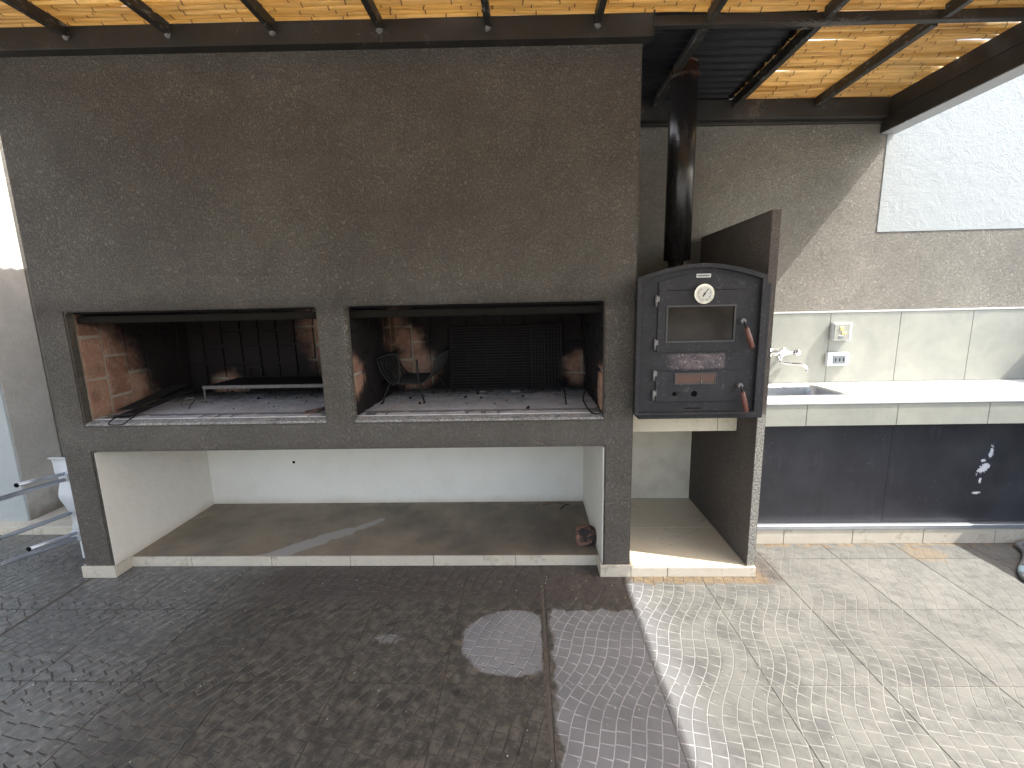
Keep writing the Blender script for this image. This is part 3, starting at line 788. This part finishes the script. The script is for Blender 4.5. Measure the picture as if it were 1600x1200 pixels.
# upper door with a window opening
wx0, wx1, wz0, wz1 = .686, 1.006, 1.315, 1.482
bm = grid_solid([.640, wx0, wx1, 1.050], [1.262, wz0, wz1, 1.558], lambda i, j: not (i == 1 and j == 1), -.092, -.083, .0015)
link('upper_door', bm, M_OVEN, ov)
prism('door_hood', M_OVEN, ov, arch(.640, 1.050, 1.5595, 1.600, 1.640), -.0905, -.083, .001)
B('window_pane', M_GLASS, ov, wx0+.001, wx1-.001, -.0875, -.0835, wz0+.001, wz1-.001, bev=0)
bm = grid_solid([wx0-.006, wx0+.002, wx1-.002, wx1+.006], [wz0-.006, wz0+.002, wz1-.002, wz1+.006], lambda i, j: not (i == 1 and j == 1), -.095, -.0925, .0008)
link('window_bead', bm, M_BEAD, ov)
B('lower_door', M_OVEN, ov, .640, 1.050, -.090, -.083, 1.012, 1.168, bev=.0015)
B('vent_window', M_VGLASS, ov, .738, .928, -.0925, -.0903, 1.106, 1.152, bev=.001)
bm = grid_solid([.732, .738, .928, .934], [1.100, 1.106, 1.152, 1.158], lambda i, j: not (i == 1 and j == 1), -.0945, -.0905, .0006)
link('vent_bead', bm, M_BEAD, ov)
T('vent_latch', M_WORN, ov, [(.862, -.096, 1.145), (.862, -.096, 1.118), (.862, -.096, 1.112)], [.0018, .0018, .006], 8)
def disc(name, m, parent, x, z, y0, y1, r, n=24, r2_=None):
    bm = bmesh.new(); tube(bm, [(x, y0, z), (x, y1, z)], [r, r2_ or r], n); return link(name, bm, m, parent)
for x, z, r in ((.735, 1.052, .011), (.832, 1.052, .015)): disc('air_hole', M_BLACK, ov, x, z, -.0905, -.0912, r)
B('air_slide', M_OVEN, ov, .752, .775, -.0935, -.0905, 1.044, 1.061, bev=.001)
B('draw_slot', M_BLACK, ov, .790, .872, -.0832, -.0822, .975, .979, bev=0)
B('scratch_plate', M_OVEN, ov, .70, .94, -.0835, -.082, .990, 1.006, bev=.0005)
gz = (.850, 1.540)
ga = disc('thermometer', M_CHROME, ov, gz[0], gz[1], -.092, -.112, .049, 32, .047)
disc('dial', M_DIAL, ga, gz[0], gz[1], -.1122, -.1135, .036, 32)
bm = bmesh.new()
for k in range(22):
    a = R(-230+k*13.3); c, s = math.cos(a), math.sin(a); L = .010 if k % 3 == 0 else .005
    p0 = Vector((gz[0]+c*.032, -.1138, gz[1]+s*.032)); p1 = Vector((gz[0]+c*(.034-L), -.1138, gz[1]+s*(.034-L)))
    tube(bm, [p0, p1], .0011, 4)
link('scale_marks', bm, M_BLACK, ga)
T('needle', M_BLACK, ga, [(gz[0]-.008, -.1145, gz[1]-.012), (gz[0]+.016, -.1145, gz[1]+.022)], [.0026, .0012], 5)
disc('needle_hub', M_BLACK, ga, gz[0], gz[1], -.1136, -.1155, .004, 12)
pl = B('maker_plate', M_PLATE, ov, .816, .884, -.0925, -.0907, 1.617, 1.635, bev=.0006)
cu = bpy.data.curves.new('plate_text', 'FONT'); cu.body = 'HORNOS'; cu.size = .012; cu.align_x = 'CENTER'; cu.align_y = 'CENTER'
to = bpy.data.objects.new('tmp', cu); COL.objects.link(to)
dg = bpy.context.evaluated_depsgraph_get(); tm = bpy.data.meshes.new_from_object(to.evaluated_get(dg)); bpy.data.objects.remove(to)
tm.transform(Matrix.Translation((.85-.84, -.0927-.2, 1.626-.915)) @ Matrix.Rotation(R(90), 4, 'X')); tm.materials.clear(); tm.materials.append(M_BLACK)
bpy.data.meshes.remove(tm)
bm = bmesh.new()
rn = random.Random(11)
xx = .821
while xx < .878:
    wv = rn.uniform(.0015, .004); box(bm, xx, xx+wv, -.0930, -.0926, 1.622, 1.630); xx += wv+.0018
link('plate_lettering', bm, M_BLACK, pl)
for z in (1.512, 1.302, 1.148, 1.048):
    h = T('hinge', M_WORN, ov, [(.630, -.094, z-.026), (.630, -.094, z+.026)], .0062, 8)
    B('hinge_leaf', M_WORN, h, .632, .645, -.0965, -.0925, z-.004, z+.020, bev=.001)
def handle(x, z, dx, dz):
    b_ = disc('latch_boss', M_WORN, ov, x, z, -.092, -.118, .012, 12)
    p0 = Vector((x, -.125, z)); d = Vector((dx, -.012, dz))
    T('lever', M_IRON, b_, [p0+Vector((0, .012, 0)), p0+d*.25], .0055, 6)
    T('wooden_grip', M_WOOD, b_, [p0+d*.22, p0+d*.3, p0+d*.6, p0+d*.95, p0+d], [.008, .0105, .0125, .0115, .008], 10)
handle(1.040, 1.408, .040, -.128)
handle(1.046, 1.095, .026, -.128)
# flue
PX, PYY = .888, .42
fl = T('flue_pipe', M_PIPE, ov, [(PX-.002, PYY, 1.745), (PX, PYY, 2.765)], .0745, 40)
T('flue_collar', M_PIPE, fl, [(PX-.003, PYY, 1.60), (PX-.003, PYY, 1.748)], .050, 28)
bm = bmesh.new(); tube(bm, [(PX, PYY, 2.700), (PX, PYY, 2.7005), (PX, PYY, 2.716), (PX, PYY, 2.7165)], [.0747, .0775, .0775, .0747], 40); link('flue_ring', bm, M_PIPE, fl)
T('flue_top', M_PIPE, fl, [(PX+.012, PYY, 2.766), (PX+.012, PYY, 3.25)], .058, 28)
B('flue_bracket', M_WORN, fl, PX+.02, PX+.028, PYY-.06, PYY-.055, 1.66, 1.735, bev=.001)
T('hat_stem', M_PIPE, fl, [(PX+.012, PYY, 3.252), (PX+.012, PYY, 3.30), (PX+.012, PYY, 3.37)], [.058, .12, .01], 24)

# ------------------------------------------------------------ sink counter
cyf = .238
ct = thing('sink_counter', (2.5, .55, 0), 'long pale tiled sink counter with a white top and black boarding below', 'counter')
SX0, SX1, SY0, SY1 = 1.44, 1.955, .43, .765
bm = bmesh.new()
# top with a hole for the basin, built as a plate in xy
xs_ = [1.244, SX0, SX1, 3.74]; ys_ = [cyf+.013, SY0, SY1, BY-.022]
for i in range(3):
    for j in range(3):
        if i == 1 and j == 1: continue
        box(bm, xs_[i], xs_[i+1], ys_[j], ys_[j+1], .900, .925)
bmesh.ops.remove_doubles(bm, verts=bm.verts, dist=.0001)
seen = {}
for f in bm.faces[:]:
    k = tuple(sorted(v.index for v in f.verts))
bm.verts.index_update()
for f in bm.faces[:]:
    k = tuple(sorted(v.index for v in f.verts)); seen.setdefault(k, []).append(f)
for k, l in seen.items():
    if len(l) > 1:
        for f in l: bm.faces.remove(f)
link('worktop', bm, M_CTOP, ct)
B('nosing', M_CTOP, ct, 1.244, 3.74, cyf-.006, cyf+.013, .913, .9275, bev=.004, seg=2)
for a, b in ((1.244, 1.597), (1.5995, 2.103), (2.1055, 2.607), (2.6095, 3.11), (3.1125, 3.74)):
    B('front_tile', M_CEMT, ct, a, b, cyf, cyf+.012, .786, .9125, bev=.0015)
B('soffit', M_GROUT, ct, 1.244, 3.74, cyf+.0125, .36, .790, .8995, bev=0)
bs = bmesh.new()
# basin
def ring(x0, x1, y0, y1, z, r, n=6):
    out = []
    for cx, cy_, a0 in ((x1-r, y1-r, 0), (x0+r, y1-r, 90), (x0+r, y0+r, 180), (x1-r, y0+r, 270)):
        for k in range(n+1):
            a = R(a0+90*k/n); out.append(bs.verts.new((cx+r*math.cos(a), cy_+r*math.sin(a), z)))
    return out
rs = [ring(SX0-.012, SX1+.012, SY0-.012, SY1+.012, .9262, .05), ring(SX0-.012, SX1+.012, SY0-.012, SY1+.012, .9285, .05), ring(SX0+.004, SX1-.004, SY0+.004, SY1-.004, .9285, .05), ring(SX0+.010, SX1-.010, SY0+.010, SY1-.010, .92, .05), ring(SX0+.02, SX1-.02, SY0+.02, SY1-.02, .77, .055), ring(SX0+.045, SX1-.045, SY0+.045, SY1-.045, .752, .05)]
for a, b in zip(rs, rs[1:]):
    n = len(a)
    for i in range(n): bs.faces.new((a[i-1], a[i], b[i], b[i-1]))
bs.faces.new(rs[-1])
bmesh.ops.recalc_face_normals(bs, faces=bs.faces)
for f in bs.faces: f.normal_flip()
link('sink_basin', bs, M_SINK, ct, smooth=False)
KYF = .331
B('black_panel', M_PANEL, ct, 1.244, 2.186, KYF+.024, KYF+.034, .128, .789, bev=.001)
B('black_panel', M_PANEL, ct, 2.191, 3.74, KYF+.029, KYF+.037, .128, .789, bev=.001)
B('aluminium_strip', M_ALU, ct, 1.244, 3.74, KYF-.006, KYF+.0235, .098, .127, bev=.003)
B('kerb_core', M_GROUT, ct, 1.244, 3.74, KYF+.038, BY-.01, 0, .30, bev=0)
ks = [1.244, 1.585, 2.004, 2.431, 2.86, 3.29, 3.74]
for a, b in zip(ks, ks[1:]): B('kerb_tile', M_PLINTH, ct, a+.0015, b-.0015, KYF, KYF+.0360, 0, .0965, bev=.0015)

# faucet
fc = thing('wall_tap', (1.76, BY-.03, 1.14), 'chrome wall mounted mixer tap above the sink', 'tap')
yw = BY-.021
T('mixer_bar', M_CHROME, fc, [(1.66, yw-.045, 1.145), (1.69, yw-.045, 1.145), (1.70, yw-.045, 1.145), (1.80, yw-.045, 1.145), (1.81, yw-.045, 1.145), (1.845, yw-.045, 1.145)], [.010, .012, .019, .019, .014, .014], 14)
for x in (1.705, 1.795):
    T('wall_flange', M_CHROME, fc, [(x, yw, 1.145), (x, yw-.006, 1.145), (x, yw-.007, 1.145), (x, yw-.03, 1.145)], [.030, .027, .013, .013], 18)
for x, s in ((1.848, 1), (1.658, -1)):
    k_ = T('tap_knob', M_CHROME, fc, [(x, yw-.045, 1.145), (x+s*.006, yw-.045, 1.145), (x+s*.034, yw-.045, 1.145), (x+s*.040, yw-.045, 1.145)], [.014, .023, .021, .012], 8)
T('valve_body', M_CHROME, fc, [(1.75, yw-.045, 1.165), (1.75, yw-.046, 1.13), (1.75, yw-.047, 1.095)], [.014, .020, .013], 14)
T('spout', M_CHROME, fc, smoothpath([(1.75, yw-.05, 1.10), (1.755, yw-.065, 1.082), (1.80, yw-.10, 1.078), (1.845, yw-.135, 1.076), (1.868, yw-.155, 1.055), (1.872, yw-.16, 1.028)], 5), .0085, 10)
# sockets
def socket(name, x0, x1, z0, z1, d, label):
    t = thing(name, ((x0+x1)/2, yw, (z0+z1)/2), label, 'socket' if 'socket' in name else 'switch')
    B('box', M_PLASTIC, t, x0, x1, yw-d, yw, z0, z1, bev=.004, seg=2); return t
s1 = socket('light_switch', 2.100, 2.225, 1.222, 1.345, .034, 'square ivory switch box, upper one of the two on the splashback')
B('face', M_IVORY, s1, 2.106, 2.205, yw-.039, yw-.0345, 1.230, 1.337, bev=.002)
B('cover_lip', M_PLASTIC, s1, 2.207, 2.222, yw-.038, yw-.0345, 1.228, 1.340, bev=.001)
B('pilot_lens', M_YEL, s1, 2.140, 2.166, yw-.043, yw-.0395, 1.290, 1.316, bev=.002)
B('rocker', M_YEL, s1, 2.155, 2.185, yw-.042, yw-.0395, 1.262, 1.284, bev=.002)
B('rocker', M_SWGREY, s1, 2.138, 2.170, yw-.042, yw-.0395, 1.238, 1.256, bev=.002)
s2 = socket('wall_socket', 2.083, 2.232, 1.045, 1.138, .030, 'white wall socket with grey face, lower one of the two on the splashback')
B('face', M_SWGREY, s2, 2.122, 2.205, yw-.0335, yw-.0305, 1.062, 1.120, bev=.002)
for x in (2.135, 2.162, 2.188): B('socket_slot', M_BLACK, s2, x, x+.006, yw-.0345, yw-.0337, 1.078, 1.100, bev=0)

# ------------------------------------------------------------ pergola
pg = thing('pergola', (0, -1.2, 2.7), 'dark steel pergola roofed with golden canes over the barbecue', 'pergola')
PX0, PX1, PYF = -2.79, 2.408, -3.3
B('main_beam', M_STEEL, pg, PX0, .586, -.060, -.0005, 2.685, 2.780, bev=.002, tilt=True)
B('end_plate', M_STEEL, pg, .5865, .592, -.066, -.004, 2.683, 2.788, bev=.001, tilt=True)
B('cross_beam', M_STEEL, pg, .593, 2.298, -.035, -.002, 2.740, 2.780, bev=.002, tilt=True)
B('light_block_strip', M_STEEL, pg, 1.30, 1.36, .0, .885, 2.8105, 2.813, bev=0, tilt=True)  # added strip, blocks light leaking between corrugated sheet and canes
B('back_beam', M_STEEL, pg, .562, 2.298, .822, .888, 2.668, 2.783, bev=.002, tilt=True)
B('wall_flashing', M_STEEL, pg, .560, 2.298, .860, .890, 2.650, 2.667, bev=.002, tilt=True)
B('front_beam', M_STEEL, pg, PX0, PX1, PYF-.07, PYF, 2.60, 2.780, bev=.002, tilt=True)
B('edge_beam', M_STEEL, pg, 2.302, PX1, PYF+.001, .888, 2.592, 2.690, bev=.003, tilt=True)
B('bounce_light_strip', M_BOUNCE, pg, 2.306, PX1-.004, PYF+.004, .886, 2.588, 2.5915, bev=0, tilt=True)  # strip added under the beam, bounced ground light put into its colour
B('edge_angle', M_STEEL, pg, 2.300, 2.346, PYF+.001, .888, 2.6915, 2.783, bev=.002, tilt=True)
B('side_beam', M_STEEL, pg, PX0-.05, PX0-.001, PYF+.001, .5, 2.685, 2.783, bev=.002, tilt=True)
RX = [-2.10, -1.62, -1.13, -.64, -.15, .34, .835, 1.338, 1.851]
for x in RX:
    B('rafter', M_RAFTER, pg, x-.014, x+.014, PYF+.001, -.0615, 2.732, 2.7835, bev=.0015, tilt=True)
    bm = bmesh.new()
    bm_ = bmesh.ops.create_icosphere(bm, subdivisions=2, radius=.016, matrix=Matrix.Translation((x, -.0615, 2.734)))
    for v in bm.verts: v.co += .006*Vector(noise.noise_vector(v.co*60)); v.co.z -= 0; v.co.y = min(v.co.y, -.0603)
    if x < .6: link('weld_bead', bm, M_WORN, pg, tilt=True)
    else: bm.free()
for x in RX[6:]:
    B('rafter', M_RAFTER, pg, x-.016, x+.016, -.0015, .8215, 2.732, 2.7835, bev=.0015, tilt=True)
# canes
def cane_mesh(L, seed, r0=.0128):
    rn = random.Random(seed); bm = bmesh.new(); pts = []; rad = []; nodes = []
    x = 0; nx = rn.uniform(.03, .2); yy = rn.uniform(0, 99)
    def P_(x): return Vector((x, .0035*noise.noise(Vector((x*2.2, yy, 0)))*4.2, .004*noise.noise(Vector((x*3, yy, 5)))))
    r = r0*rn.uniform(.78, 1.12)
    while x < L:
        pts.append(P_(x)); rad.append(r)
        nn = min(nx, L)
        for f in (.33, .66):
            pts.append(P_(x+(nn-x)*f)); rad.append(r*.985)
        if nx < L:
            pts += [P_(nx-.004), P_(nx-.0025), P_(nx+.0025), P_(nx+.004)]; rad += [r, r*1.10, r*1.10, r]
            nodes.append(len(pts)-3)
        x = nx+.005; nx = x+rn.uniform(.13, .26)
    pts.append(P_(L)); rad.append(r)
    rings = tube(bm, pts, rad, 7)
    bm.faces.ensure_lookup_table()
    for nd in nodes:
        for k in range(7): bm.faces[nd*7+k].material_index = 1
    for f in bm.faces: f.smooth = True
    me = bpy.data.meshes.new('cane'); me.materials.append(M_CANE); me.materials.append(M_NODE); bm.to_mesh(me); bm.free(); return me
LONG = [cane_mesh(5.14, s) for s in range(14)]; SHORT = [cane_mesh(1.01, 50+s) for s in range(16)]
rn = random.Random(5)
def put_cane(me, x, y, dz=0, rx=0):
    o = bpy.data.objects.new('cane', me); COL.objects.link(o); o.parent = pg
    z = 2.7965+TILT*x+dz
    o.location = Vector((x, y, z))-pg.location; o.rotation_euler = (rx, -math.atan(TILT)+rn.uniform(-.0006, .0006), rn.uniform(-.0012, .0012)); return o
y = -.050
while y > PYF+.02:
    sx = rn.uniform(-.03, .02); put_cane(rn.choice(LONG), PX0-.01+sx, y, rn.uniform(-.001, .004), rn.uniform(0, 6)); y -= .0250*rn.uniform(.93, 1.08)
y = -.026; gi = 0
while y < .86:
    o = put_cane(rn.choice(SHORT), 1.330+rn.uniform(-.006, .02), y, rn.uniform(-.001, .003), rn.uniform(0, 6))
    o.rotation_euler[2] += rn.uniform(-.007, .007)
    if gi in (5, 11, 17, 21, 27): o.scale = (.92-.05*(gi % 3), .75, .75); o.rotation_euler[2] += .012
    y += .0248*rn.uniform(.93, 1.1); gi += 1
# corrugated sheet
def corrugated(name, m, x0, x1, y0, y1, z, amp, pitch, along_x=True, step_=6, nx=2, dents=0):
    bm = bmesh.new(); n = int((y1-y0)/pitch*step_); rows = []
    for i in range(n+1):
        yy = y0+(y1-y0)*i/n; h = z+amp*math.cos(2*math.pi*(yy-y0)/pitch)
        rows.append([bm.verts.new((x0+(x1-x0)*k/nx, yy, h+dents*noise.noise(Vector((k*.6, yy*3, 0))))) for k in range(nx+1)])
    for a, b in zip(rows, rows[1:]):
        for k in range(nx): bm.faces.new((a[k], a[k+1], b[k+1], b[k]))
    for f in bm.faces: f.smooth = True
    bmesh.ops.solidify(bm, geom=bm.faces[:], thickness=.001)
    return link(name, bm, m, pg, tilt=True)
corrugated('corrugated_sheet', M_CORR, .575, 1.325, .0, .889, 2.797, .008, .072, nx=12, dents=.004)
corrugated('corrugated_sheet', M_CORR, .575, 1.325, -.03, -.0015, 2.797, .004, .072, nx=2)
corrugated('clear_roof_sheet', M_POLY, PX0-.03, PX1-.06, PYF-.05, .87, 2.835, .007, .076, nx=4)
# posts out of view at the front
for x in (PX0+.03, PX1-.05): B('post', M_STEEL, pg, x-.04, x+.04, PYF-.155, PYF-.0715, 0, 2.76-.02*x, bev=.003)
# cobweb wisps under the joint of the cross beam
bm = bmesh.new(); rn = random.Random(21)
for k in range(120):
    a = rn.uniform(0, math.pi); c0 = Vector((1.338+rn.gauss(0, .07), -.05-abs(rn.gauss(0, .015)), 2.712)); L = rn.uniform(.03, .12)
    c1 = c0+Vector((math.cos(a)*L, rn.uniform(-.012, .012), -abs(math.sin(a))*L*.12+rn.uniform(0, .03)))
    q = (c0+c1)/2-Vector((0, 0, .006)); tube(bm, [c0, q, c1], .00045, 3, cap=False)
M_WEB = mat('dusty cobweb', lambda: dict(color=(.16, .155, .145), rough=.9))
tag(link('cobweb', bm, M_WEB, None, tilt=True), 'dusty cobweb hanging at the crossing of roof beam and rafter', 'cobweb', kind='stuff')

# ------------------------------------------------------------ neighbouring walls
lw = thing('boundary_wall', (-3.9, .5, 0), 'tall boundary wall at the left, beige face beside a white end strip, with an added unseen bounce wall', 'wall')
B('beige_face', M_BEIGE, lw, -3.80, -3.59, .592, BY-.001, -.01, 4.2, bev=.008)
B('white_face', M_WHITE, lw, -7.0, -3.592, .588, .80, -.01, 4.2, bev=.006)
B('white_face', M_WHITE, lw, -5.6, -5.4, -14, .587, -.01, 3.2, bev=.006)  # unseen wall added to bounce sunlight into the shade
st = thing('wall_step', (-3.2, .65, 0), 'low beige tiled step along the wall behind the barbecue, far left', 'step')
B('step_core', M_PLINTH, st, -5.2, XL-.014, .507, .5875, 0, .058, bev=.002)
B('step_core', M_PLINTH, st, -3.588, XL-.014, .589, BY-.002, 0, .058, bev=.002)
for k in range(6):
    a = XL-.014-.435*(k+1); B('edging_tile', M_PLINTH, st, a+.002, a+.433, .495, .506, 0, .060, bev=.0015)
rw = thing('side_wall', (3.85, -.5, 0), 'low white garden wall closing the patio at the right', 'wall')
B('wall_body', M_WHITE, rw, 3.745, 3.95, -3.6, BY-.005, -.01, 1.545, bev=.006)

# ------------------------------------------------------------ folded lounger at left
lo = thing('folding_lounger', (-2.9, .1, 0), 'folded white plastic lounge chair with aluminium legs tucked beside the barbecue', 'chair')
bm = bmesh.new()
# scalloped side panel standing on edge, plane roughly facing the camera
prof = [(.655, -2.915), (.655, -2.79), (.60, -2.80), (.56, -2.81), (.50, -2.845), (.44, -2.862), (.38, -2.855), (.32, -2.83), (.27, -2.80), (.22, -2.79), (.15, -2.80), (.12, -2.815)]
left = [( .655, -2.915), (.63, -2.90), (.58, -2.875), (.545, -2.87), (.50, -2.880), (.44, -2.878), (.38, -2.872), (.30, -2.855), (.24, -2.83), (.20, -2.83), (.17, -2.84), (.12, -2.84)]
L_ = [Vector((x, .20, z)) for z, x in left]; R_ = [Vector((-2.50, .20, z)) for z, x in left]
L2, R2 = smoothpath(L_, 4), smoothpath(R_, 4)
def off(k): return .012*math.sin(k*.5)
fr = [(bm.verts.new(a+Vector((0, off(k), 0))), bm.verts.new(b)) for k, (a, b) in enumerate(zip(L2, R2))]
bkv = [(bm.verts.new(a+Vector((0, .02+off(k), 0))), bm.verts.new(b+Vector((0, .02, 0)))) for k, (a, b) in enumerate(zip(L2, R2))]
for i in range(len(fr)-1):
    bm.faces.new((fr[i][0], fr[i][1], fr[i+1][1], fr[i+1][0])); bm.faces.new((bkv[i][0], bkv[i+1][0], bkv[i+1][1], bkv[i][1]))
    bm.faces.new((fr[i][0], fr[i+1][0], bkv[i+1][0], bkv[i][0]))
bm.faces.new((fr[0][0], bkv[0][0], bkv[0][1], fr[0][1]))
bmesh.ops.recalc_face_normals(bm, faces=bm.faces)
link('side_panel', bm, M_PLASTIC, lo, smooth=True)
def rail(a, b, r, nm='leg_tube'):
    a, b = Vector(a), Vector(b); d = (a-b).normalized(); return T(nm, M_ALU, lo, [b, a, a+d*.6], r, 12)
rail((-2.745, -.2, .575), (-2.80, .2, .528), .0135)
q = T('leg_tube', M_ALU, lo, [(-2.80, .2, .562), (-2.765, -.10, .607)], .011, 12); disc('end_cap', M_BLACK, q, -2.765, .607, -.104, -.099, .0125, 12)
rail((-2.800, -.2, .350), (-2.84, .2, .300), .0125)
rail((-2.838, -.2, .195), (-2.79, .2, .150), .0135)
q = T('leg_tube', M_ALU, lo, [(-2.79, .2, .180), (-2.800, -.08, .222)], .011, 12); disc('end_cap', M_BLACK, q, -2.800, .222, -.084, -.079, .0125, 12)
for z in (.545, .165): B('corner_bracket', M_PLASTIC, lo, -2.835, -2.76, .165, .235, z-.032, z+.035, bev=.012, seg=3)
B('foot_block', M_PLASTIC, lo, -2.80, -2.62, .18, .24, .001, .13, bev=.01, seg=2)

# ------------------------------------------------------------ hose
hs = thing('garden_hose', (2.8, .1, 0), 'grey garden hose curling on the paving by the right wall', 'hose')
hp = smoothpath([(3.3, .33, .016), (3.12, .315, .016), (3.0, .30, .016), (2.945, .275, .016), (2.925, .235, .016), (2.895, .19, .016), (2.82, .12, .016), (2.735, .055, .016), (2.665, -.01, .016), (2.63, -.07, .016), (2.66, -.14, .016), (2.80, -.20, .016), (3.1, -.22, .016)], 8)
T('hose_pipe', M_HOSE, hs, hp, .0145, 12)
T('hose_band', M_HOSEB, hs, [p for p in hp if -.02 < p.y < .04 and p.x < 2.78], .0158, 12)
hp2 = smoothpath([(3.4, .20, .018), (3.2, .245, .018), (3.08, .235, .020), (3.02, .255, .030), (3.06, .30, .044), (3.25, .36, .044)], 8)
T('hose_pipe', M_HOSE, hs, hp2, .0145, 12)
# small dry leaves and grit
gb = bmesh.new(); rn = random.Random(8)
for k in range(260):
    x = rn.uniform(-2.4, 3.2); y = rn.choice([rn.uniform(-1.1, .0), -abs(rn.gauss(0, .12))-.02])
    if x > 1.25 and rn.random() < .3: y = rn.uniform(0, .3)
    s = rn.uniform(.0012, .0035)
    bmesh.ops.create_icosphere(gb, subdivisions=1, radius=s, matrix=Matrix.Translation((x, y, s*.5)))
tag(link('grit', gb, M_GROUT, None), 'fine grit scattered over the patio paving', 'grit', kind='stuff')
